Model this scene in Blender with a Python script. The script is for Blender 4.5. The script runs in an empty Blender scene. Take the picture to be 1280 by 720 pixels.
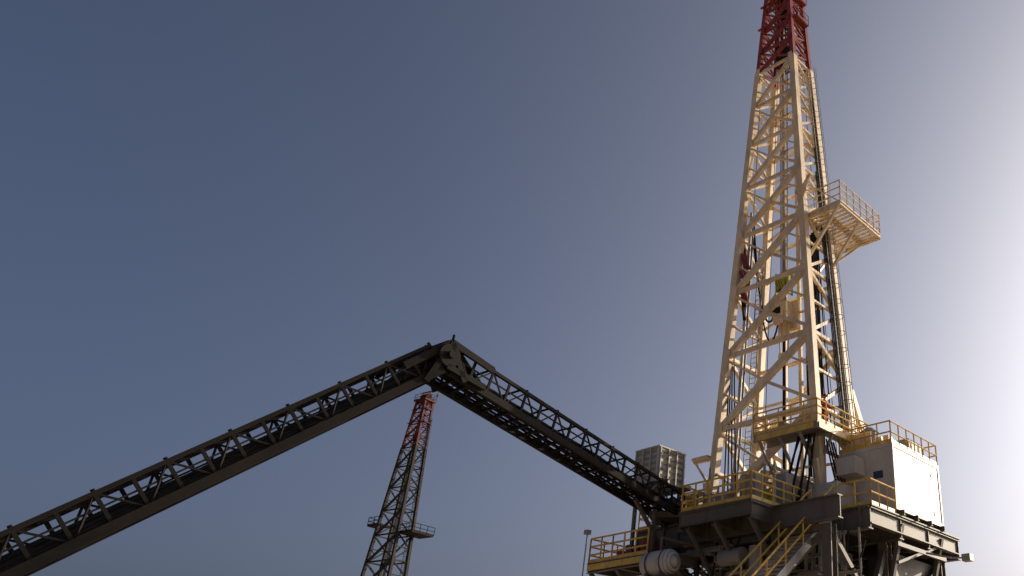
import bpy, math, random
from mathutils import Vector, Matrix
random.seed(7)
V=Vector
scene=bpy.context.scene

# ---------------- materials ----------------
def paint(name,col,rough=0.5,grime=0.5,metal=0.0,gcol=(0.07,0.045,0.03),scale=1.0,bump=0.15,spec=0.5):
    m=bpy.data.materials.new(name); m.use_nodes=True
    n=m.node_tree.nodes; l=m.node_tree.links
    b=n['Principled BSDF']
    b.inputs['Specular IOR Level'].default_value=spec
    tc=n.new('ShaderNodeTexCoord')
    mp=n.new('ShaderNodeMapping'); mp.inputs['Scale'].default_value=(scale*1.6,scale*1.6,scale*0.5)
    l.new(tc.outputs['Object'],mp.inputs['Vector'])
    n1=n.new('ShaderNodeTexNoise'); n1.inputs['Scale'].default_value=1.5; n1.inputs['Detail'].default_value=8; n1.inputs['Roughness'].default_value=0.7
    l.new(mp.outputs['Vector'],n1.inputs['Vector'])
    n2=n.new('ShaderNodeTexNoise'); n2.inputs['Scale'].default_value=0.35*scale; n2.inputs['Detail'].default_value=3
    l.new(tc.outputs['Object'],n2.inputs['Vector'])
    r=n.new('ShaderNodeValToRGB'); r.color_ramp.elements[0].position=0.46; r.color_ramp.elements[1].position=0.74
    r.color_ramp.elements[0].color=(0,0,0,1); r.color_ramp.elements[1].color=(grime,grime,grime,1)
    l.new(n1.outputs['Fac'],r.inputs['Fac'])
    mx=n.new('ShaderNodeMixRGB'); mx.inputs[1].default_value=(*col,1); mx.inputs[2].default_value=(*gcol,1)
    l.new(r.outputs['Color'],mx.inputs[0])
    mr=n.new('ShaderNodeMapRange'); mr.inputs['From Min'].default_value=0.3; mr.inputs['From Max'].default_value=0.7
    mr.inputs['To Min'].default_value=0.78; mr.inputs['To Max'].default_value=1.1
    l.new(n2.outputs['Fac'],mr.inputs['Value'])
    mu=n.new('ShaderNodeVectorMath'); mu.operation='SCALE'
    l.new(mx.outputs['Color'],mu.inputs[0]); l.new(mr.outputs['Result'],mu.inputs['Scale'])
    l.new(mu.outputs['Vector'],b.inputs['Base Color'])
    b.inputs['Roughness'].default_value=rough; b.inputs['Metallic'].default_value=metal
    bp=n.new('ShaderNodeBump'); bp.inputs['Strength'].default_value=bump; bp.inputs['Distance'].default_value=0.02
    l.new(n1.outputs['Fac'],bp.inputs['Height']); l.new(bp.outputs['Normal'],b.inputs['Normal'])
    return m
CREAM=paint('cream_paint',(0.82,0.66,0.44),0.5,0.5,gcol=(0.20,0.11,0.055))
RED=paint('red_paint',(0.26,0.035,0.025),0.5,0.5)
YEL=paint('yellow_paint',(0.80,0.50,0.07),0.45,0.5,scale=2)
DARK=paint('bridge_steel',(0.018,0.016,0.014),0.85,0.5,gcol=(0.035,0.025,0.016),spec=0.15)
STEEL=paint('substructure_steel',(0.13,0.115,0.095),0.6,0.6,gcol=(0.05,0.035,0.025))
GREY=paint('grey_paint',(0.34,0.32,0.29),0.55,0.5)
WHITE=paint('white_paint',(0.62,0.585,0.52),0.5,0.4,gcol=(0.28,0.20,0.13),scale=0.7)
RUB=paint('black_rubber',(0.02,0.02,0.02),0.8,0.2,spec=0.2)
GALV=paint('galvanised_steel',(0.36,0.35,0.33),0.5,0.4,metal=0.2)
FLUO=paint('yellow_green_paint',(0.42,0.42,0.05),0.5,0.5)
SKIN=paint('skin',(0.35,0.2,0.13),0.6,0.1)
CLOTH=paint('red_coverall_cloth',(0.40,0.03,0.02),0.9,0.3,scale=4)
GLASS=paint('dark_window_glass',(0.03,0.035,0.04),0.1,0.1)

# ---------------- mesh builder ----------------
class MB:
    def __init__(s): s.v=[]; s.f=[]
    def frame(s,p,q,up=None):
        d=(q-p).normalized()
        u=V(up) if up else V((0,0,1))
        if abs(d.dot(u.normalized()))>0.98: u=V((0,1,0)) if abs(d.y)<0.9 else V((1,0,0))
        a=d.cross(u).normalized(); b=a.cross(d).normalized()
        return a,b
    def beam(s,p,q,w=0.2,h=None,up=None,off=(0,0)):
        p=V(p);q=V(q);h=h or w
        if (q-p).length<1e-4: return
        a,b=s.frame(p,q,up); o=a*off[0]+b*off[1]; i=len(s.v)
        for c in (p,q):
            for x,y in((-1,-1),(1,-1),(1,1),(-1,1)): s.v.append(c+o+a*(x*w/2)+b*(y*h/2))
        s.f+=[(i,i+1,i+2,i+3),(i+7,i+6,i+5,i+4)]+[(i+k,i+4+k,i+4+(k+1)%4,i+(k+1)%4) for k in range(4)]
    def ibeam(s,p,q,w=0.3,h=0.4,t=0.04,up=None):
        s.beam(p,q,w,t,up,(0,h/2-t/2)); s.beam(p,q,w,t,up,(0,-h/2+t/2)); s.beam(p,q,t,h-2*t-0.004,up)
    def box(s,lo,hi):
        lo=V(lo);hi=V(hi);i=len(s.v)
        for z in(lo.z,hi.z):
            for x,y in((lo.x,lo.y),(hi.x,lo.y),(hi.x,hi.y),(lo.x,hi.y)): s.v.append(V((x,y,z)))
        s.f+=[(i+3,i+2,i+1,i),(i+4,i+5,i+6,i+7)]+[(i+k,i+(k+1)%4,i+4+(k+1)%4,i+4+k) for k in range(4)]
    def pipe(s,p,q,r=0.03,n=8,r2=None):
        p=V(p);q=V(q);r2=r if r2 is None else r2
        if (q-p).length<1e-4: return
        a,b=s.frame(p,q);i=len(s.v)
        for c,rr in((p,r),(q,r2)):
            for k in range(n):
                t=2*math.pi*k/n; s.v.append(c+a*math.cos(t)*rr+b*math.sin(t)*rr)
        s.f+=[(i+k,i+n+k,i+n+(k+1)%n,i+(k+1)%n) for k in range(n)]
        s.f.append(tuple(i+k for k in range(n))); s.f.append(tuple(i+n+k for k in range(n-1,-1,-1)))
    def path(s,pts,r=0.03,n=6):
        for a,b in zip(pts[:-1],pts[1:]): s.pipe(a,b,r,n)
    def hang(s,p,q,sag,r=0.04,n=14):
        p=V(p);q=V(q)
        s.path([p.lerp(q,k/n)+V((0,0,-sag*4*(k/n)*(1-k/n))) for k in range(n+1)],r)
    def rail(s,pts,h=1.1,r=0.032,sp=1.25,toe=True,mids=(0.55,)):
        pts=[V(p) for p in pts]
        for a,b in zip(pts[:-1],pts[1:]):
            L=(b-a).length;k=max(1,round(L/sp))
            for j in range(k+1):
                c=a.lerp(b,j/k); s.pipe(c,c+V((0,0,h)),r,6)
            for hh in (h,)+tuple(m*h/1.1 for m in mids): s.pipe(a+V((0,0,hh)),b+V((0,0,hh)),r,6)
            if toe: s.beam(a+V((0,0,0.09)),b+V((0,0,0.09)),0.02,0.15)
    def ladder(s,p,q,out,w=0.5,cage=True):
        p=V(p);q=V(q);o=V(out).normalized();side=(q-p).normalized().cross(o).normalized()
        L=(q-p).length
        for sg in(-1,1): s.beam(p+side*sg*w/2,q+side*sg*w/2,0.06,0.05)
        for k in range(int(L/0.3)): 
            c=p.lerp(q,(k+.5)*0.3/L); s.pipe(c-side*w/2,c+side*w/2,0.018,5)
        if cage:
            nh=int(L/1.0)
            for k in range(2,nh):
                c=p.lerp(q,k/nh)
                ring=[c+side*(math.cos(t)*0.3)+o*(0.05+math.sin(t)*0.42) for t in [math.pi*j/6 for j in range(7)]]
                s.path(ring,0.02,4)
            for t in (0.15,0.38,0.62,0.85):
                t*=math.pi; d=side*(math.cos(t)*0.3)+o*(0.05+math.sin(t)*0.42)
                s.pipe(p.lerp(q,2/nh)+d,q+d,0.016,4)
    def obj(s,name,mat,parent=None,bevel=0,smooth=False):
        me=bpy.data.meshes.new(name); me.from_pydata([tuple(v) for v in s.v],[],s.f); me.update()
        ob=bpy.data.objects.new(name,me); scene.collection.objects.link(ob)
        me.materials.append(mat)
        if smooth:
            for p in me.polygons: p.use_smooth=len(p.vertices)==4
        if parent: ob.parent=parent
        if bevel:
            b=ob.modifiers.new('bev','BEVEL'); b.width=bevel; b.segments=2; b.limit_method='ANGLE'
        return ob
def empty(name,loc=(0,0,0),rz=0,parent=None):
    e=bpy.data.objects.new(name,None); e.empty_display_size=0.5
    scene.collection.objects.link(e); e.location=loc; e.rotation_euler=(0,0,rz)
    if parent: e.parent=parent
    return e

RZ=-math.radians(36.87)
RO=(0,40,0)
F=10.5   # drill floor height

# ---------------- mast ----------------
def hx(z): return (6.4-0.134*(z-14.9))/2
def hy(z): return (3.2-0.051*(z-14.9))/2
def cor(i,z):
    sx,sy=((-1,-1),(1,-1),(1,1),(-1,1))[i]; return V((sx*hx(z),sy*hy(z),z))
def build_mast(root,bodymat,zb=11.6,zt=48.9,redmat=None):
    redmat=redmat or RED
    lv=[zb]
    h=4.3
    while lv[-1]+h<40.2: lv.append(lv[-1]+h); h*=0.945
    sc=(41.2-zb)/(lv[-1]-zb); lv=[zb+(z-zb)*sc for z in lv]
    red=[41.2,43.1,45.0,46.9,zt]
    body=MB(); top=MB()
    for mb,L in((body,lv),(top,red)):
        for i in range(4):
            mb.beam(cor(i,L[0]),cor(i,L[-1]),0.40 if mb is body else 0.30,up=(0,1,0))
        for k,(a,b) in enumerate(zip(L[:-1],L[1:])):
            t=1-0.011*(a-zb)
            m=(a+b)/2
            # wide faces
            mb.beam(cor(0,b),cor(1,b),0.2*t,0.24*t)
            mb.beam(cor(0,a),cor(1,b),0.28*t,0.38*t)
            mid=cor(0,a).lerp(cor(1,b),0.5)
            mb.beam(mid,cor(1,a).lerp(cor(1,b),0.06),0.18*t,0.18*t)
            mb.beam(mid,cor(0,b).lerp(cor(0,a),.04),0.13*t)
            q3=cor(0,a).lerp(cor(1,b),.25); mb.beam(q3,cor(0,m),.11*t); q4=cor(0,a).lerp(cor(1,b),.75); mb.beam(q4,cor(1,m),.11*t)
            mb.beam(cor(3,b),cor(2,b),0.2*t)
            mb.beam(cor(3,a),cor(2,b),0.22*t) if k%2 else mb.beam(cor(2,a),cor(3,b),0.22*t)
            mb.beam(cor(3,m),(cor(3,m)+cor(2,m))/2,.13*t)
            # sides
            for (p,q) in((1,2),(0,3)):
                mb.beam(cor(p,b),cor(q,b),0.2*t)
                mm=(cor(q,a)+cor(q,b))/2
                mb.beam(cor(p,a),mm,0.2*t); mb.beam(mm,cor(p,b),0.2*t)
                mb.beam(cor(p,m),mm,0.14*t)
            # gussets
            for i in(0,1):
                c=cor(i,b); sx=-1 if i==0 else 1
                mb.box((c.x-0.36*t if sx>0 else c.x-0.05,c.y-0.22,c.z-0.35*t),(c.x+0.05 if sx>0 else c.x+0.36*t,c.y-0.202,c.z+0.35*t))
                if k%3==1 and mb is body:
                    for (dx,dy,wx,wy) in((0,-.215,.14,.01),(.215,0,.01,.14),(-.215,0,.01,.14)): mb.box((c.x+dx-wx,c.y+dy-wy,c.z-.95),(c.x+dx+wx,c.y+dy+wy,c.z-.45))
    body.obj('mast_lattice',bodymat,root); top.obj('mast_upper_section',redmat,root)
    # crown block
    cr=MB()
    z=zt
    cr.box((-1.3,-1.1,z-0.02),(1.3,1.1,z+0.12))
    for y in(-0.5,0.5): cr.ibeam((-1.3,y,z+0.3),(1.3,y,z+0.3),0.2,0.35)
    for k in range(6): cr.pipe((-0.5+k*0.2,0,z+0.75),(-0.42+k*0.2,0,z+0.75),0.6,20)
    for x in(-0.75,0.75):
        cr.beam((x,-0.5,z+0.4),(x,0,z+1.7),0.12); cr.beam((x,0.5,z+0.4),(x,0,z+1.7),0.12)
    cr.beam((-1,0,z+1.7),(1,0,z+1.7),0.16)
    cr.rail([(-1.25,-1.05,z+0.12),(1.25,-1.05,z+0.12),(1.25,1.05,z+0.12),(-1.25,1.05,z+0.12),(-1.25,-1.05,z+0.12)],1.0)
    cr.pipe((1.2,1.1,z),(1.2,1.1,z+3),0.03); cr.box((1.1,1.0,z+1.2),(1.35,1.25,z+1.5))
    for zz in(45.2,47.4):
        cr.box((hx(zz),-0.6,zz),(hx(zz)+0.45,0.7,zz+.06)); cr.rail([(hx(zz)+.1,-0.6,zz+.06),(hx(zz)+0.45,-0.6,zz+.06),(hx(zz)+0.45,0.7,zz+.06)],.9,0.025)
        cr.box((-hx(zz)-.3,-hy(zz)-.3,zz),(hx(zz),-hy(zz)-.16,zz+.08))
    cr.obj('crown_block',redmat,root)
    k_=MB()
    for k in range(7):
        x=-.6+.2*k; k_.pipe((x,-.2+.1*(k%3),zt),(x*1.1,-.2+.1*(k%3),41),.035,5)
    k_.box((-.5,-.3,42.5),(.3,.3,43.6)); k_.box((-.1,-.4,46.3),(.6,.1,47))
    k_.obj('crown_cables',RUB,root)
    return lv

rig=empty('drilling_rig',RO,RZ)
lv=build_mast(rig,CREAM)

b=MB()
for i in range(4):
    c=cor(i,11.6); b.box((c.x-0.45,c.y-0.45,F+0.06),(c.x+0.45,c.y+0.45,11.62))
    b.beam((c.x,c.y,11.3),(c.x*1.0,c.y*1.25,13.2),0.22)
for sx in(-1,1):
    b.beam((sx*3.0,5.6,F+0.1),(sx*2.95,1.9,18.0),0.34)
    b.beam((sx*3.0,3.8,F+0.1),(sx*2.97,2.6,16.0),0.24)
b.beam((-3,4.7,12.4),(3,4.7,12.4),0.24); b.beam((-3,4.7,12.4),(3,3.5,14.9),0.2); b.beam((3,4.7,12.4),(-3,3.5,14.9),0.2)
b.beam((-3.4,-1.6,14.6),(-4.5,-1.9,14.5),0.2,0.14); b.beam((-4.4,-1.9,14.5),(-3.4,-1.6,12.9),0.12)
b.beam((-3.4,1.6,14.6),(-4.2,1.8,14.5),0.16)
b.box((-4.5,-2.1,14.55),(-3.4,-1.6,14.68))
b.obj('mast_base',CREAM,rig)

g=MB()
for x in(-0.55,0.55): g.beam((x,0.95*1,F+0.1),(x*0.8,0.5,46),0.2,0.16,up=(0,1,0))
for z in range(14,46,3): g.beam((-0.6,0.9-(z-10)*0.012,z),(0.6,0.9-(z-10)*0.012,z),0.1); g.beam((-0.55,0.9-(z-10)*0.012,z),(-hx(z),hy(z),z),0.12); g.beam((0.55,0.9-(z-10)*0.012,z),(hx(z),hy(z),z),0.12)
g.obj('top_drive_guide_rails',CREAM,rig)
g=MB()
g.pipe((-2.7,-0.9,F),(-1.9,-0.8,30),0.09); g.pipe((-2.45,-0.9,F),(-1.7,-0.8,29.4),0.06)
g.ladder(V((hx(12)+.15,1.1,12)),V((hx(41)+.15,0.7,41)),(1,0,0),0.42)
g.ladder(V((-1.5,-hy(12)+.35,12)),V((-.9,-hy(27)+.35,27)),(0,-1,0),0.4,False)
g.obj('standpipe_and_ladder',GREY,rig)
g=MB()
g.hang((-1.9,-0.8,30),(-0.1,-0.2,24.4),4.5,0.06); g.hang((-1.7,-0.8,29.4),(0.1,-0.2,24.2),5.5,0.05)
for k in range(5):
    z=27.8-k*0.9; g.beam((-2.3,-0.95,z),(-2.1,-0.95,z-1.6),0.14)
for k in range(5): g.pipe((hx(40-k*2)+.12,.8-k*.12,40-k*2),(hx(15)+.15,1.0-k*.15,15),0.035)
g.hang((hx(30),0.2,29),(hx(16)+.1,-0.4,15),0.6,0.04); g.hang((hx(30),-.2,29),(hx(16)+.1,-.8,15),0.5,0.035)
for k in range(7):
    g.hang((2.5+k*0.16,-2.2,14.4),(1.8+k*0.25,-3.0,F+0.1),-0.35-0.05*k if k%2 else 0.3,0.055)
for k in range(4): g.hang((3.7,-1.6+k*.2,14.2),(4.3,-1.0+k*.4,11.0),0.5,0.045)
for k in range(4): g.hang((-2.9,-1.2+k*.1,19+k),(-2.0+.3*k,-2.3,F+.2),.5,.04)
g.obj('hoses',RUB,rig)
g=MB()
for k in range(3): 
    z=26.9-k*1.15; g.beam((-2.25,-1.2,z),(-1.95,-1.1,z-0.95),0.3,0.2); g.pipe((-2.0,-1.2,z),(-1.75,-1.1,z-1.1),0.09)
g.obj('hose_reel_manifold',RED,rig)
g=MB()
for k in range(8):
    x=-0.35+0.1*k; g.pipe((x,(-1)**k*0.1,49),(x*0.7,(-1)**k*0.1,25.2),0.018,5)
g.pipe((0.7,0.4,49),(1.4,3.2,F+1),0.02,5); g.pipe((-0.7,0.5,49),(-2.2,1.0,F+1),0.02,5)
g.pipe((1.5,-0.5,41),(2.4,-1.2,15),0.02,5); g.pipe((-1.5,-0.6,40),(-2.0,-1.2,14),0.02,5)
for k in range(8): g.pipe((0.9+(k%4)*.22,1.0+.15*(k//4),28.2),(0.8+(k%4)*.3,1.1+.2*(k//4),F+.1),0.06,6)
g.obj('drilling_lines_and_pipe',DARK,rig)
g=MB()
for k in range(4): g.pipe((-0.3+k*0.16,0,24.75),(-0.2+k*0.16,0,24.75),0.52,20)
g.box((-0.42,-0.3,23.9),(-0.34,0.3,25.4)); g.box((0.34,-0.3,23.9),(0.42,0.3,25.4))
g.beam((-0.2,-0.2,24),(-0.1,0,23.2),0.18); g.beam((0.2,-0.2,24),(0.1,0,23.2),0.18)
g.obj('traveling_block',FLUO,rig,0.02)
g=MB()
g.box((-0.5,-0.45,22.2),(0.5,0.4,23.3)); g.box((-0.65,0.3,21.8),(0.65,0.55,23.6)); g.box((-0.3,-0.6,21.9),(0.3,-0.4,22.9))
g.pipe((0,0,22.2),(0,0,21.3),0.22,14)
for x in(-0.35,0.35): g.beam((x,0,22.0),(x*0.7,0,20.2),0.09)
g.box((-0.3,-0.15,19.9),(0.3,0.15,20.3))
g.obj('top_drive',CREAM,rig,0.03)
g=MB(); g.pipe((0,0,21.3),(0,0,F),0.08,10); g.pipe((0,0,F+.1),(0,0,F+.35),0.5,20)
g.box((-.45,-.64,22.5),(.2,-.61,22.9)); g.obj('drill_string',DARK,rig)

# racking (monkey) board
g=MB(); zr=27.9; px=4.6
for (p,q) in(((2.2,-0.9),(px,-0.9)),((px,-0.9),(px,3.4)),((px,3.4),(1.0,3.4)),((1.0,3.4),(1.0,1.3)),((2.2,-0.9),(2.2,3.4))):
    g.ibeam((*p,zr),(*q,zr),0.16,0.28,0.03)
for k in range(12):
    y=-0.6+k*0.34; g.beam((2.25,y,zr-0.03),(px-.05,y,zr-0.03),0.13,0.1)
for k in range(5): g.beam((1.1,1.5+k*0.42,zr-.03),(2.2,1.5+k*.42,zr-.03),0.1,0.1)
g.beam((3.3,-.85,zr+.08),(3.3,3.4,zr+.08),0.45,0.04)
for y in(-0.9,1.2): g.beam((2.42,y,zr-2.7),(px-.1,y,zr-0.1),0.15)
g.beam((2.3,1.2,zr-2.4),(3.4,3.3,zr-0.1),0.13)
g.beam((1.5,1.3,zr-2.4),(1.1,3.3,zr-0.1),0.13)
g.beam((2.1,-0.9,zr+2.6),(px,-.9,zr+.1),0.06)
g.rail([(2.2,-0.9,zr+.12),(px,-0.9,zr+.12),(px,3.4,zr+.12),(1.0,3.4,zr+.12),(1.0,1.4,zr+.12)],1.5,0.042,0.7,True,(0.4,0.75))
g.box((1.9,-1.5,zr+1.5),(2.7,-1.25,zr+1.75)); g.beam((1.9,-1.2,zr+1.6),(3.3,-2.0,zr+1.9),0.12); g.beam((2.0,-1.2,zr+.4),(3.0,-1.8,zr+1.8),0.07)
g.obj('racking_platform',CREAM,rig)

# mid platform with yellow railings
g=MB(); zp=14.7
g.box((0.3,-2.9,zp-0.05),(4.1,-1.75,zp)); g.box((3.15,-1.746,zp-0.05),(4.1,1.6,zp))
for y in(-2.85,-1.8): g.ibeam((0.3,y,zp-.2),(4.1,y,zp-.2),0.12,0.26,0.025)
g.ibeam((4.04,-2.75,zp-.2),(4.04,1.6,zp-.2),0.12,0.26,.025)
for x in(0.6,1.8,3.0): g.beam((x,-2.8,zp-.3),(x,-1.6,zp-1.7),0.12)
for y in(-1.5,1.2): g.beam((4.0,y,zp-.3),(3.2,y,zp-1.6),0.12)
g.obj('mid_platform_deck',GREY,rig)
g=MB()
g.rail([(0.3,-1.8,zp),(0.3,-2.87,zp),(4.07,-2.87,zp),(4.07,1.6,zp),(3.2,1.6,zp)],1.1,0.038,0.8,True,(.37,.74))
g.box((0.5,-2.95,zp-.33),(3.9,-2.915,zp-.07)); g.box((4.12,-2.8,zp-.33),(4.15,1.5,zp-.07))
g.obj('mid_platform_railing',YEL,rig)
g=MB()
for (x,y,s_) in((3.4,.3,.9),(1.2,-2.1,.7),(2.6,-2.3,.5)): g.box((x,y,zp),(x+.4,y+.35,zp+s_))
g.obj('mid_platform_equipment',GREY,rig,.02)

# ---------------- floor and substructure ----------------
g=MB()
deck=[((-5,-5),(3.1,5.8)),((-0.9,-6.4),(3.1,-5.004)),((3.104,-2.6),(6.6,5.8))]
for (lo,hi) in deck: g.box((*lo,F-.06),(*hi,F))
g.obj('drill_floor_deck',STEEL,rig)
g=MB()
for y in(-4.9,-2.6,0,2.6,5.7): g.ibeam((-5,y,F-.55),(6.5,y,F-.55),0.35,0.95,0.05)
for x in(-4.8,-2.9,-1,1,3.0): g.ibeam((x,-4.9 if x<-1 else -6.3,F-.45),(x,5.7,F-.45),0.3,0.7,0.05)
for x in (4.8,6.4): g.ibeam((x,-2.6,F-.45),(x,5.7,F-.45),0.3,0.7,.05)
g.ibeam((-0.9,-6.32,F-.36),(3.1,-6.32,F-.36),0.2,0.55,.04)
for k in range(9): g.beam((-4.9+k*.9,-5.08,F-.97),(-4.9+k*.9,-5.08,F-.13),.03,.16,up=(0,1,0))
for k in range(4): g.beam((3.4+k*.9,-2.78,F-.97),(3.4+k*.9,-2.78,F-.13),.03,.16,up=(0,1,0))
for x in(-4.4,5.6):
    for y in(-4.4,0,5.2):
        g.ibeam((x,y,1.1),(x,y,F-1.05),0.45,0.45,0.05,up=(0,1,0))
    for (y1,y2) in((-4.4,0),(5.2,0)):
        g.beam((x,y1,1.3),(x,y2,F-1.2),0.25); g.beam((x,y1,5.3),(x,y2,5.3),0.22)
        g.beam((x,y1,F-1.2),(x,y2,5.4),0.2)
    g.box((x-.8,-7.5,0.1),(x+.8,8,1.1))
for y in(-4.4,5.2):
    g.beam((-4.4,y,5.6),(5.6,y,5.6),0.3)
    g.beam((-4.4,y,F-1.1),(0.6,y,5.7),0.22); g.beam((5.6,y,F-1.1),(0.6,y,5.7),0.22)
    g.beam((-4.4,y,F-1.15),(5.6,y,F-1.15),0.25)
    for x in(-1.6,0.6,2.8): g.beam((x,y,5.6),(x,y,F-1.1),0.18)
for x in(-0.6,1,2.9): g.beam((x,-6.2,F-.7),(x,-4.5,F-2.4),0.16)
# service deck under the floor, wind walls and machinery
g.box((-4.2,-1.0,7.5),(5.3,5,7.6))
for y in(-.9,1.8,4.6): g.ibeam((-4.2,y,7.3),(5.3,y,7.3),.2,.38,.04)
g.box((-4.1,5.0,7.7),(-.6,5.08,9.3)); g.box((1.4,5.0,6.2),(5.2,5.08,9.3)); g.box((5.35,1.2,5.8),(5.42,4.9,9.2)); g.box((-4.3,.8,6.5),(-4.23,4.9,9.3))
for k in range(44):
    x=random.uniform(-4,4.6); y=random.uniform(-3.8,3); w=random.uniform(.3,1.0); z=random.choice((7.62,6.3,8.2))
    g.box((x,y,z),(x+w,y+w*1.3,z+random.uniform(.4,1.2)))
for k in range(14):
    x=random.uniform(-4,5); g.beam((x,-4.2,F-1.2),(x+random.uniform(-1.5,1.5),-1,7.6),.14)
g.obj('substructure',STEEL,rig)
g=MB()
for k in range(26):
    y=random.uniform(-5.0,-3.5); z=random.uniform(F-3.8,F-1.2); x=random.uniform(-4.5,2); L=random.uniform(1.0,4); r=random.choice((.04,.06,.09))
    g.path([(x,y,z+random.uniform(-1,.3)),(x,y,z),(x+L,y,z),(x+L,y+.8,z),(x+L,y+.8,z-1.2)],r,7)
for k in range(16):
    x=random.uniform(3.3,6.2); y=-2.85-.2*random.random(); z=random.uniform(F-3.2,F-1.1)
    g.path([(x,y,F-1),(x,y,z),(x-1.2,y,z),(x-1.2,y+.6,z-.6)],.045,6)
g.pipe((-3.5,-4.9,8.0),(-2.3,-4.9,8.0),.42,18); g.pipe((.4,-5.0,8.6),(1.6,-5.0,8.6),.35,18); g.pipe((2.2,-4.9,7.6),(2.2,-4.9,8.9),.3,16)
g.obj('under_floor_piping',GREY,rig)
g=MB()
for k in range(12):
    x=random.uniform(-4,5.5); x2=x+random.uniform(-2,2); y=-4.6 if x<3 else -2.9
    g.hang((x,y,F-1.05),(x2,y+random.uniform(-.2,.4),F-1.05-random.random()),random.uniform(.4,1.6),.04,10)
g.obj('under_floor_hoses',RUB,rig)
g=MB()
for z0,z1,r in((2,3,.5),(3,4.1,.75),(4.1,4.4,.9),(4.4,5.6,.7),(5.6,6.7,.85),(6.7,8.6,.35)): g.pipe((0,-2,z0),(0,-2,z1),r,20)
for z in(3.5,5.0): g.beam((-1.6,-2,z),(1.6,-2,z),.55)
g.obj('blowout_preventer',RED,rig)

g=MB()
g.rail([(-5,-3.2,F),(-5,-4.95,F),(-4.4,-4.95,F)],1.1,.036)
g.rail([(-2.0,-4.95,F),(-.86,-4.97,F),(-.86,-6.36,F),(3.06,-6.36,F),(3.06,-2.6,F)],1.15,.042,.8,True,(0.4,0.75))
g.rail([(-5,-3.2,F),(-5,5.7,F),(0,5.75,F)],1.1,.036)
g.rail([(4.95,-2.56,F),(6.55,-2.56,F),(6.55,-.5,F)],1.1,.04,.7)
g.obj('floor_railing',YEL,rig)
g=MB(); zl=8.8
g.box((-6.0,-7.0,zl-.05),(-1,-4.96,zl)); g.box((-6.0,-4.956,zl-.05),(-5.2,-2,zl))
for y in(-6.9,-5.2): g.ibeam((-6.0,y,zl-.25),(-1,y,zl-.25),.16,.36,.03)
for x in(-5.9,-4.2,-2.6,-1.1): g.ibeam((x,-6.8,zl-.22),(x,-5.2,zl-.22),.14,.3,.03); g.beam((x,-6.8,zl-.4),(x,-4.5,zl-2.5),.15)
g.obj('lower_deck',STEEL,rig)
g=MB(); g.rail([(-5.95,-2,zl),(-5.95,-6.95,zl),(-2.2,-6.95,zl)],1.1,.04,.8,True,(.37,.74))
g.box((-5.9,-7.06,zl-.34),(-2.2,-7.02,zl-.08))
g.obj('lower_deck_railing',YEL,rig)
g=MB()
for k in range(5): g.box((-5.2+k*.55,-6.0,zl),(-4.85+k*.55,-5.5,zl+random.uniform(.5,1.0)))
g.pipe((-2.9,-6.2,zl),(-2.9,-6.2,zl+.8),.35,14)
g.obj('deck_equipment',RED,rig,.02)
g=MB(); g.pipe((-6.1,-7.1,zl-.6),(-6.1,-7.1,zl+1.3),.03); g.box((-6.22,-7.22,zl+1.3),(-5.98,-6.98,zl+1.5)); 
g.pipe((7.6,2.2,8.9),(8.2,2.6,8.9),.04); g.box((8.1,2.45,8.75),(8.5,2.85,9.05)); g.beam((6.6,2,9.2),(7.7,2.2,8.9),.08)
g.obj('floodlights',GREY,rig)
g=MB()
g.box((-1.2,-2.6,F),(-0.2,-1.8,F+1.5)); g.pipe((-.7,-2.2,F+1.5),(-.7,-2.2,F+2.6),.28,14); g.box((-2.2,-2.5,F+.4),(-1.3,-1.7,F+1.2))
g.beam((-.7,-2.2,F+2.2),(.4,-1.2,F+2.9),.2)
g.box((0.8,-3.4,F),(1.5,-2.7,F+1.7)); g.pipe((1.1,-3.0,F+1.7),(1.1,-3.0,F+2.3),.2,12)
g.obj('iron_roughneck',YEL,rig,.03)
g=MB()
for (x,y,w,h) in((-2.6,-4.3,.8,1.5),(-1.2,-4.6,.5,1.2),(0.1,-5.3,.7,.9),(1.9,-5.4,.6,1.4),(2.2,-3.6,.6,1.8),(-3.8,-2.6,1.0,1.9),(-1.8,-.9,1.2,1.3),(-3.0,-1.2,.9,2.2),(1.2,-1.0,.9,2.4)):
    g.box((x,y,F),(x+w,y+w*.8,F+h))
for k in range(9): g.pipe((-.6+k*.45,-4.9+.1*(k%3),F),(-.6+k*.45,-4.9+.1*(k%3),F+random.uniform(1,2.4)),.06)
g.obj('floor_equipment',GREY,rig,.02)
g=MB()
g.box((-2.4,2.4,F),(2.4,5.2,F+2.6)); g.pipe((-2.6,3.8,F+1.3),(2.6,3.8,F+1.3),1.0,20)
g.obj('drawworks',CREAM,rig,.04)

# ---------------- driller cabin ----------------
cab=empty('driller_cabin',RO,RZ)
g=MB(); z0,z1=10.78,13.8
x0,x1,y0,y1=3.55,6.45,-.25,4.35
g.box((x0,y0,z0),(x1,y1,z1))
g.obj('walls',WHITE,cab,.03)
g=MB()
for x in(x0+.06,x1-.06): g.box((x-.06,y0-.03,z0-.01),(x+.06,y0-.003,z1+.02))
g.box((x0+.13,y0-.03,z1-.12),(x1-.13,y0-.003,z1+.02)); g.box((x0+.13,y0-.03,z0-.01),(x1-.13,y0-.003,z0+.14))
for y in(y0+.06,y1-.06): g.box((x1+.003,y-.06,z0-.01),(x1+.03,y+.06,z1+.02))
g.box((x1+.003,y0+.13,z1-.12),(x1+.03,y1-.13,z1+.02)); g.box((x1+.003,y0+.13,z0-.01),(x1+.03,y1-.13,z0+.14))
g.box((x0-.02,y0-.02,z1+.024),(x1+.02,y1+.02,z1+.07))
g.box((x0+.2,y0-.9,z1-1.3),(x0+1.4,y0-.035,z1-.5))
g.obj('frame_trim',WHITE,cab)
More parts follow.
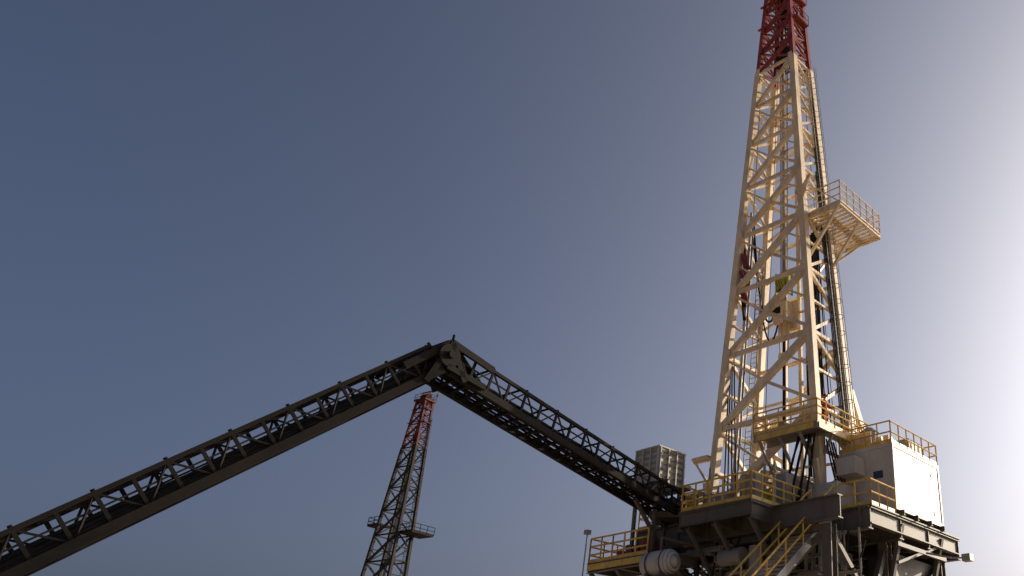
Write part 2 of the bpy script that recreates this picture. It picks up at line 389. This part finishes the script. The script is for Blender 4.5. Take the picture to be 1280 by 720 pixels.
g=MB(); g.box((x0+1.7,y0-.02,z0+.3),(x0+2.5,y0-.006,z0+2.2)); g.obj('door',WHITE,cab)
g=MB(); g.box((x0+1.85,y0-.04,z0+1.5),(x0+2.35,y0-.022,z0+1.85)); g.box((x1+.004,y0+3.7,z0+2.3),(x1+.02,y0+3.95,z0+2.45)); g.box((x1+.004,y0+3.7,z0+.4),(x1+.02,y0+3.9,z0+.6)); g.obj('window',GLASS,cab)
g=MB()
for k in range(4): 
    y=y0+.3+k*1.3; g.ibeam((x0-.2,y,z0-.14),(x1+.25,y,z0-.14),.14,.24,.03)
for x in(x0,x1-.1): g.ibeam((x,y0-.3,z0-.42),(x,y1+.3,z0-.42),.18,.3,.03)
for y in(y0+.4,y1-.4): g.beam((x1,y,z0-.6),(5.8,y,z0-2.8),.2)
g.beam((x1-.1,y0,z0-1.5),(x1-.1,y1,z0-1.5),.18); g.beam((x1-.1,y0,z0-2.3),(x1-.1,y1,z0-.8),.12)
g.obj('support_frame',STEEL,cab)
g=MB()
g.rail([(x0,y0,z1+.07),(x1-.03,y0,z1+.07),(x1-.03,y1,z1+.07),(x0,y1,z1+.07),(x0,y0,z1+.07)],1.05,.036,.75)
g.obj('roof_railing',YEL,cab)
g=MB()
g.pipe((4.6,.9,z1+.07),(4.6,.9,z1+1.2),.42,20); g.pipe((4.6,.9,z1+1.2),(4.6,.9,z1+1.45),.48,20,.2)
g.box((5.3,1.9,z1+.07),(6.2,3.2,z1+.9)); g.box((3.7,.1,z1+.07),(4.1,1.9,z1+.8)); g.box((3.8,2.2,z1+.07),(4.9,3.6,z1+1.1))
g.obj('roof_air_handlers',GREY,cab,.02)
g=MB()
for k in range(2): g.box((5.4+k*.4,.1,z1+.1),(5.7+k*.4,.5,z1+.6))
g.box((3.65,.05,z1+.08),(3.68,3.4,z1+1.1)); g.box((3.75,.02,z1+.08),(5.2,.05,z1+.95))
g.obj('roof_boxes',CREAM,cab,.01)

g=MB(); g.box((3.2,-2.0,F),(4.5,-.5,F+1.5)); g.box((3.3,-2.04,F+.2),(4.4,-2.005,F+1.3)); g.obj('control_house',WHITE,cab,.03)

# ---------------- stairs ----------------
st=empty('steel_staircase',RO,RZ)
def flight(gs,gr,x0,x1,ya,za,yb,zb):
    for x in(x0,x1): gs.beam((x,ya,za-.1),(x,yb,zb-.1),.07,.34)
    n=max(3,int((za-zb)/.2))
    for k in range(n):
        t=(k+.5)/n; y=ya+(yb-ya)*t; z=za+(zb-za)*t
        gs.box((x0+.04,y-.13,z-.02),(x1-.04,y+.13,z+.02))
    for x in(x0,x1):
        for h in(1.1,.55): gr.pipe((x,ya,za+h),(x,yb,zb+h),.042,6)
        m=max(2,int(abs(yb-ya)/1.1))
        for k in range(m+1):
            t=k/m; y=ya+(yb-ya)*t; z=za+(zb-za)*t; gr.pipe((x,y,z-.05),(x,y,z+1.1),.036,6)
gs=MB(); gr=MB()
flight(gs,gr,3.5,4.75,-2.66,F,-8.6,5.6)
gs.box((3.4,-9.9,5.5),(4.85,-8.62,5.56)); gr.rail([(4.8,-8.62,5.56),(4.8,-9.88,5.56),(3.45,-9.88,5.56)],1.1,.034)
for x in(3.5,4.75): gs.beam((x,-9.8,0),(x,-9.8,5.5),.15); gs.beam((x,-8.7,0),(x,-8.7,5.5),.15)
gs.box((1.9,-9.9,5.5),(3.39,-8.62,5.56))
flight(gs,gr,2.0,3.2,-8.6,5.5,-2.6,.6)
gs.obj('stringers_and_treads',GALV,st); gr.obj('handrails',YEL,st)

# ---------------- cabinet, tank ----------------
cb=empty('louvered_equipment_cabinet',RO,RZ)
cb_l=MB(); X0,X1,Y0,Y1,Z0,Z1=-3.9,-2.4,-6.5,-4.8,12.15,13.75
cb_l.box((X0,Y0,Z0),(X1,Y1,Z1)); cb_l.box((X0-.06,Y0-.06,Z1+.003),(X1+.06,Y1+.06,Z1+.08))
for x in(X0+.03,X0+.52,X0+1.0,X1-.03): cb_l.box((x-.035,Y0-.09,Z0),(x+.035,Y0-.004,Z1))
for y in(Y0+.05,Y0+.6,Y0+1.13,Y1-.04): cb_l.box((X1+.004,y-.035,Z0),(X1+.09,y+.035,Z1))
cb_l.obj('housing',WHITE,cb,.01)
g=MB()
for k in range(3):
    for j in range(5):
        z=Z0+.18+j*.29; x=X0+.08+k*.47
        g.beam((x,Y0-.03,z+.1),(x+.4,Y0-.03,z+.1),.03,.12,up=(0,-.5,1))
        y=Y0+.1+k*.53
        g.beam((X1+.03,y,z+.1),(X1+.03,y+.46,z+.1),.03,.12,up=(.5,0,1)); g.beam((X0-.03,y,z+.1),(X0-.03,y+.46,z+.1),.03,.12,up=(-.5,0,1))
g.obj('louvers',GREY,cb)
g=MB()
for x in(X0+.1,X1-.1):
    g.beam((x,Y1-.1,F),(x,Y1-.1,Z0-.01),.14); g.beam((x,Y0+.1,9.0),(x,Y0+.1,Z0-.01),.14); g.beam((x,Y0+.1,Z0-.8),(x,Y1-.1,Z0-.15),.1)
g.ibeam((X0-.6,Y0+.1,Z0-.12),(X1+.6,Y0+.1,Z0-.12),.15,.2,.03); g.ibeam((X0-.6,Y1-.1,Z0-.12),(X1+.6,Y1-.1,Z0-.12),.15,.2,.03)
g.obj('stand',STEEL,cb)

tk=empty('horizontal_tank',RO,RZ)
g=MB(); n=24
prof=[(0,.05),(.05,.3),(.14,.45),(.28,.52),(1.5,.52),(1.64,.45),(1.73,.3),(1.78,.05)]
for (a,ra),(bb,rb) in zip(prof[:-1],prof[1:]): g.pipe((-1.7+a,-7.5,8.15),(-1.7+bb,-7.5,8.15),ra,n,rb)
g.obj('vessel',WHITE,tk,0,True)
g=MB()
for x in(-1.2,-.4):
    g.pipe((x,-7.5,8.15),(x+.07,-7.5,8.15),.545,24); g.box((x,-7.95,7.45),(x+.1,-7.05,7.75))
g.box((-2.0,-8.0,7.3),(.3,-7.0,7.45)); g.beam((-1.8,-7.1,7.4),(-1.8,-4.6,6.9),.15); g.beam((.1,-7.1,7.4),(.1,-4.6,6.9),.15)
g.beam((-1.8,-7.1,7.3),(-1.8,-4.5,5.6),.12); g.beam((.1,-7.1,7.3),(.1,-4.5,5.6),.12)
g.pipe((-.8,-7.5,8.65),(-.8,-7.5,9.2),.06); g.pipe((-.8,-7.5,9.2),(-.8,-5,9.2),.06)
g.obj('cradle_and_piping',STEEL,tk)

# ---------------- folding cable bridge ----------------
br=empty('folding_cable_bridge')
def arm(P,Q,name,width=1.3,H=1.0):
    P=V(P);Q=V(Q);d=(Q-P).normalized();side=d.cross(V((0,0,1))).normalized();up=side.cross(d).normalized()
    g=MB(); c=MB(); L=(Q-P).length;n=int(L/.8)
    for s in(-1,1):
        o=side*s*width/2
        g.beam(P+o+up*H/2,Q+o+up*H/2,.12,.12,up); g.beam(P+o-up*(H/2-.06),Q+o-up*(H/2-.06),.14,.26,up)
        g.beam(P+o+up*.12,Q+o+up*.12,.04,.05,up)
        for k in range(n+1):
            x=P.lerp(Q,k/n)+o; g.beam(x-up*H/2,x+up*H/2,.09,.07,side)
            if k<n:
                y=P.lerp(Q,(k+1)/n)+o
                if k%2: g.beam(x-up*H*.4,y+up*H/2,.05,.05)
                else: g.beam(x+up*H/2,y-up*H*.4,.05,.05)
            if k%2==0: g.pipe(x+up*H/2,x+up*(H/2+.12),.05,6)
    m=int(L/.5)
    for k in range(m+1):
        x=P.lerp(Q,k/m); g.beam(x-side*width/2-up*(H*.42),x+side*width/2-up*(H*.42),.08,.1,up)
        if k%3==0: g.beam(x-side*width/2+up*(H*.5),x+side*width/2+up*(H*.5),.06,.06,up)
    for j in range(11):
        o=side*(-width*.42+width*.84*j/10)-up*(H*.26-.12*(j%3)); r=.05+.02*(j%2)
        pts=[P.lerp(Q,k/12)+o+up*random.uniform(-.04,.04) for k in range(13)]; c.path(pts,r,7)
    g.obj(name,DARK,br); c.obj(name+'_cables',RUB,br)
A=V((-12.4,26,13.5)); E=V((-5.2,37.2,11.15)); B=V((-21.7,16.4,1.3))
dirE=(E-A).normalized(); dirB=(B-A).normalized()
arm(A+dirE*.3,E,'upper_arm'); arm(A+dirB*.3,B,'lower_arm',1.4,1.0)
g=MB(); sd=dirE.cross(V((0,0,1))).normalized()
for s in(-1,1):
    o=sd*s*.8
    g.pipe(A+o-sd*.05,A+o+sd*.05,.42,20)
    g.beam(A+o+V((0,0,.5)),A+dirE*1.9+o+V((0,0,.45)),.1,.24); g.beam(A+o+V((0,0,.5)),A+dirB*1.9+o+V((0,0,.45)),.1,.24)
    g.beam(A+o+V((0,0,.5)),A+dirB*.8+o-V((0,0,.6)),.1,.2); g.beam(A+o+V((0,0,.5)),A+dirE*.8+o-V((0,0,.6)),.1,.2)
    g.beam(A+o-V((0,0,.4)),A+dirE*1.7+o-V((0,0,.35)),.1,.2)
    g.pipe(A+o+V((0,0,.6)),A+o+V((0,0,.8)),.05)
g.pipe(A-sd*1.0,A+sd*1.0,.14,14)
g.obj('hinge',DARK,br)
g=MB()
for j in range(9):
    o=sd*(-.55+1.1*j/8)
    g.path([A+dirB*1.6+o+V((0,0,-.1)),A+dirB*1.0+o+V((0,0,.25)),A+dirB*.5+o+V((0,0,.5)),A+o+V((0,0,.62)),A+dirE*.5+o+V((0,0,.5)),A+dirE*1.0+o+V((0,0,.2)),A+dirE*1.6+o-V((0,0,.1))],.06,7)
g.obj('hinge_cables',RUB,br)
g=MB()
g.box(E-V((.9,.7,.6)),E+V((.9,.9,-.35))); g.beam(E-V((.6,0,.5)),E+V((.2,2.0,-1.0)),.25); g.beam(E+V((.6,0,-.5)),E+V((1.6,1.0,-1.2)),.25)
g.beam(E+V((-.2,0,.2)),E+V((2.2,1.4,-.35)),.5,.5)
g.beam(E-dirE*2.5-V((0,0,.6)),E+V((0,.6,-2.4)),.14)
g.obj('landing_frame',STEEL,br)
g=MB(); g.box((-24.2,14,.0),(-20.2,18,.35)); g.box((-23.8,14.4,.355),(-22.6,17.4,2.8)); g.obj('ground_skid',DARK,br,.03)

# ---------------- far rig ----------------
rig2=empty('drilling_rig',(-57.3,120,0),RZ+.2)
FG=paint('dimmed_grey_paint',(0.03,0.028,0.025),0.8,0.5,spec=.2)  # light grey mast body; the dark around it is put into the colour
DR=paint('dimmed_red_paint',(0.10,0.02,0.016),0.7,0.5,spec=.2)  # shaded copy of the crown red, dimness painted into the base colour
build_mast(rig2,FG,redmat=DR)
g=MB()
g.box((-5,-5,10.2),(5,5,10.5))
for x in(-4.4,4.4):
    for y in(-4.4,0,4.4): g.beam((x,y,0),(x,y,10.2),.5)
    g.beam((x,-4.4,.5),(x,4.4,10),.3); g.beam((x,4.4,.5),(x,-4.4,10),.3)
g.beam((-4.4,-4.4,.5),(4.4,-4.4,10),.3)
for i in range(4): g.beam(cor(i,11.7),V((cor(i,11).x,cor(i,11).y,10.4)),.5)
g.box((2,-1,28),(4.8,3,28.25)); g.rail([(2,-1,28.2),(4.8,-1,28.2),(4.8,3,28.2)],1.1,.05)
g.box((-4.6,-1.2,29.6),(-2.2,.8,29.8)); g.rail([(-2.2,-1.2,29.8),(-4.6,-1.2,29.8),(-4.6,.8,29.8)],1.1,.05)
for k in range(6): g.pipe((-.4+.15*k,0,49),(-.3+.1*k,0,20),.03)
g.box((-.6,-.4,19),(.6,.4,21))
g.ladder((3.2,.8,12),(1.3,.6,46),(1,0,0),.5)
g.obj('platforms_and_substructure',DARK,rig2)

# ---------------- worker ----------------
def worker(loc,rz):
    wk=empty('worker')
    c,s=math.cos(RZ),math.sin(RZ)
    wk.location=(RO[0]+loc[0]*c-loc[1]*s,RO[1]+loc[0]*s+loc[1]*c,loc[2]); wk.rotation_euler=(0,0,rz)
    def skin(name,verts,edges,rad,mat,root=0,sub=2):
        me=bpy.data.meshes.new(name); me.from_pydata(verts,edges,[]); ob=bpy.data.objects.new(name,me)
        scene.collection.objects.link(ob); ob.parent=wk
        me.materials.append(mat)
        m=ob.modifiers.new('s','SKIN'); m.use_smooth_shade=True
        if not len(me.skin_vertices):
            import bmesh
            bm=bmesh.new(); bm.from_mesh(me); bm.verts.layers.skin.verify(); bm.to_mesh(me); bm.free()
        for i,r in enumerate(rad):
            me.skin_vertices[0].data[i].radius=(r,r) if not isinstance(r,tuple) else r
            me.skin_vertices[0].data[i].use_root=(i==root)
        u=ob.modifiers.new('u','SUBSURF'); u.levels=sub; u.render_levels=sub
    vs=[(0,0,.95),(0,.01,1.12),(0,.01,1.3),(0,0,1.43),(0,-.01,1.5),
        (.1,0,.9),(.13,-.04,.5),(.13,0,.1),(.13,-.14,.05),
        (-.1,0,.9),(-.14,.02,.5),(-.15,.06,.1),(-.16,-.08,.05),
        (.19,0,1.4),(.27,-.05,1.15),(.22,-.28,1.08),
        (-.19,0,1.4),(-.27,-.05,1.15),(-.2,-.28,1.1)]
    es=[(0,1),(1,2),(2,3),(3,4),(0,5),(5,6),(6,7),(7,8),(0,9),(9,10),(10,11),(11,12),(3,13),(13,14),(14,15),(3,16),(16,17),(17,18)]
    rd=[(.16,.12),(.155,.115),(.17,.12),(.11,.09),.06,.1,.075,.06,.05,.1,.075,.06,.05,.075,.058,.042,.075,.058,.042]
    skin('coverall_body',vs,es,rd,CLOTH)
    skin('head',[(0,-.02,1.5),(0,-.02,1.58),(0,-.03,1.66),(0,-.02,1.72),(0,-.14,1.62)],[(0,1),(1,2),(2,3),(2,4)],[.055,.075,.095,.08,.015],SKIN)
    for sx in(1,-1):
        hv=[(sx*.21,-.3,1.085),(sx*.2,-.38,1.08)];he=[(0,1)];hr=[.03,.038]
        for f in range(4):
            i=len(hv); L=(.035,.042,.04,.03)[f]
            hv+=[(sx*(.175+f*.02),-.4,1.085),(sx*(.175+f*.02),-.4-L,1.07),(sx*(.175+f*.02),-.39-L,1.03)]; he+=[(1,i),(i,i+1),(i+1,i+2)]; hr+=[.011,.010,.009]
        i=len(hv); hv+=[(sx*.16,-.34,1.09),(sx*.14,-.38,1.07)]; he+=[(0,i),(i,i+1)]; hr+=[.012,.01]
        skin('hand',hv,he,hr,SKIN,0,1)
    h=MB()
    for k in range(5):
        a0=k*math.pi/10;a1=(k+1)*math.pi/10
        h.pipe((0,-.02,1.68+.13*math.sin(a0)),(0,-.02,1.68+.13*math.sin(a1)),.125*math.cos(a0),16,max(.004,.125*math.cos(a1)))
    h.pipe((0,-.05,1.675),(0,-.05,1.69),.155,16)
    h.obj('hard_hat',RED,wk,0,True)
    bt=MB(); bt.box((.08,-.2,0),(.18,.06,.11)); bt.box((-.21,-.14,0),(-.11,.12,.11)); bt.obj('boots',RUB,wk,.02)
worker((3.65,-1.6,14.7),math.radians(50))

# ---------------- ground ----------------
m=bpy.data.materials.new('desert_sand'); m.use_nodes=True
n=m.node_tree.nodes;l=m.node_tree.links;bs=n['Principled BSDF']; bs.inputs['Roughness'].default_value=.95
tc=n.new('ShaderNodeTexCoord'); no=n.new('ShaderNodeTexNoise'); no.inputs['Scale'].default_value=.15; no.inputs['Detail'].default_value=10
l.new(tc.outputs['Object'],no.inputs['Vector']); r=n.new('ShaderNodeValToRGB')
r.color_ramp.elements[0].color=(.28,.21,.14,1); r.color_ramp.elements[1].color=(.45,.35,.24,1)
r.color_ramp.elements[0].position=.3; r.color_ramp.elements[1].position=.7
l.new(no.outputs['Fac'],r.inputs['Fac']); l.new(r.outputs['Color'],bs.inputs['Base Color'])
g=MB(); S=4000; N=40
for j in range(N+1):
    for i in range(N+1):
        x=(i/N*2-1);y=(j/N*2-1); x=x*abs(x)*S;y=y*abs(y)*S; rr=math.hypot(x,y-40)
        z=0 if rr<150 else min(12,(rr-150)*.004)*(.5+.5*math.sin(x*.006+math.cos(y*.004)*2))
        g.v.append(V((x,y,z)))
for j in range(N):
    for i in range(N): a=j*(N+1)+i; g.f.append((a,a+1,a+N+2,a+N+1))
g.obj('ground',m)

# ---------------- light ----------------
SE=math.radians(18); SA=math.radians(54)
w=bpy.data.worlds.new('World'); scene.world=w; w.use_nodes=True
n=w.node_tree.nodes; l=w.node_tree.links; bg=n['Background']
sky=n.new('ShaderNodeTexSky'); sky.sky_type='NISHITA'; sky.sun_disc=False
sky.sun_elevation=SE; sky.sun_rotation=SA; sky.altitude=0; sky.air_density=.42; sky.dust_density=8.0; sky.ozone_density=2.2
l.new(sky.outputs['Color'],bg.inputs['Color']); bg.inputs['Strength'].default_value=.14
sl=bpy.data.lights.new('sun','SUN'); sl.energy=4.6; sl.angle=math.radians(.5); sl.color=(1,.84,.62)
so=bpy.data.objects.new('sun',sl); scene.collection.objects.link(so)
sdv=V((math.sin(SA)*math.cos(SE),math.cos(SA)*math.cos(SE),math.sin(SE)))
so.rotation_euler=sdv.to_track_quat('Z','Y').to_euler(); so.location=(60,30,60)

cam=bpy.data.cameras.new('camera'); co=bpy.data.objects.new('camera',cam); scene.collection.objects.link(co)
co.location=(0,0,1.7); co.rotation_euler=(math.radians(90+29.6),0,0)
cam.lens=28.125; cam.sensor_width=36; cam.shift_x=-340/1280; cam.clip_end=20000; cam.clip_start=.1
scene.camera=co
scene.view_settings.view_transform='Standard'; scene.view_settings.look='None'; scene.view_settings.exposure=0
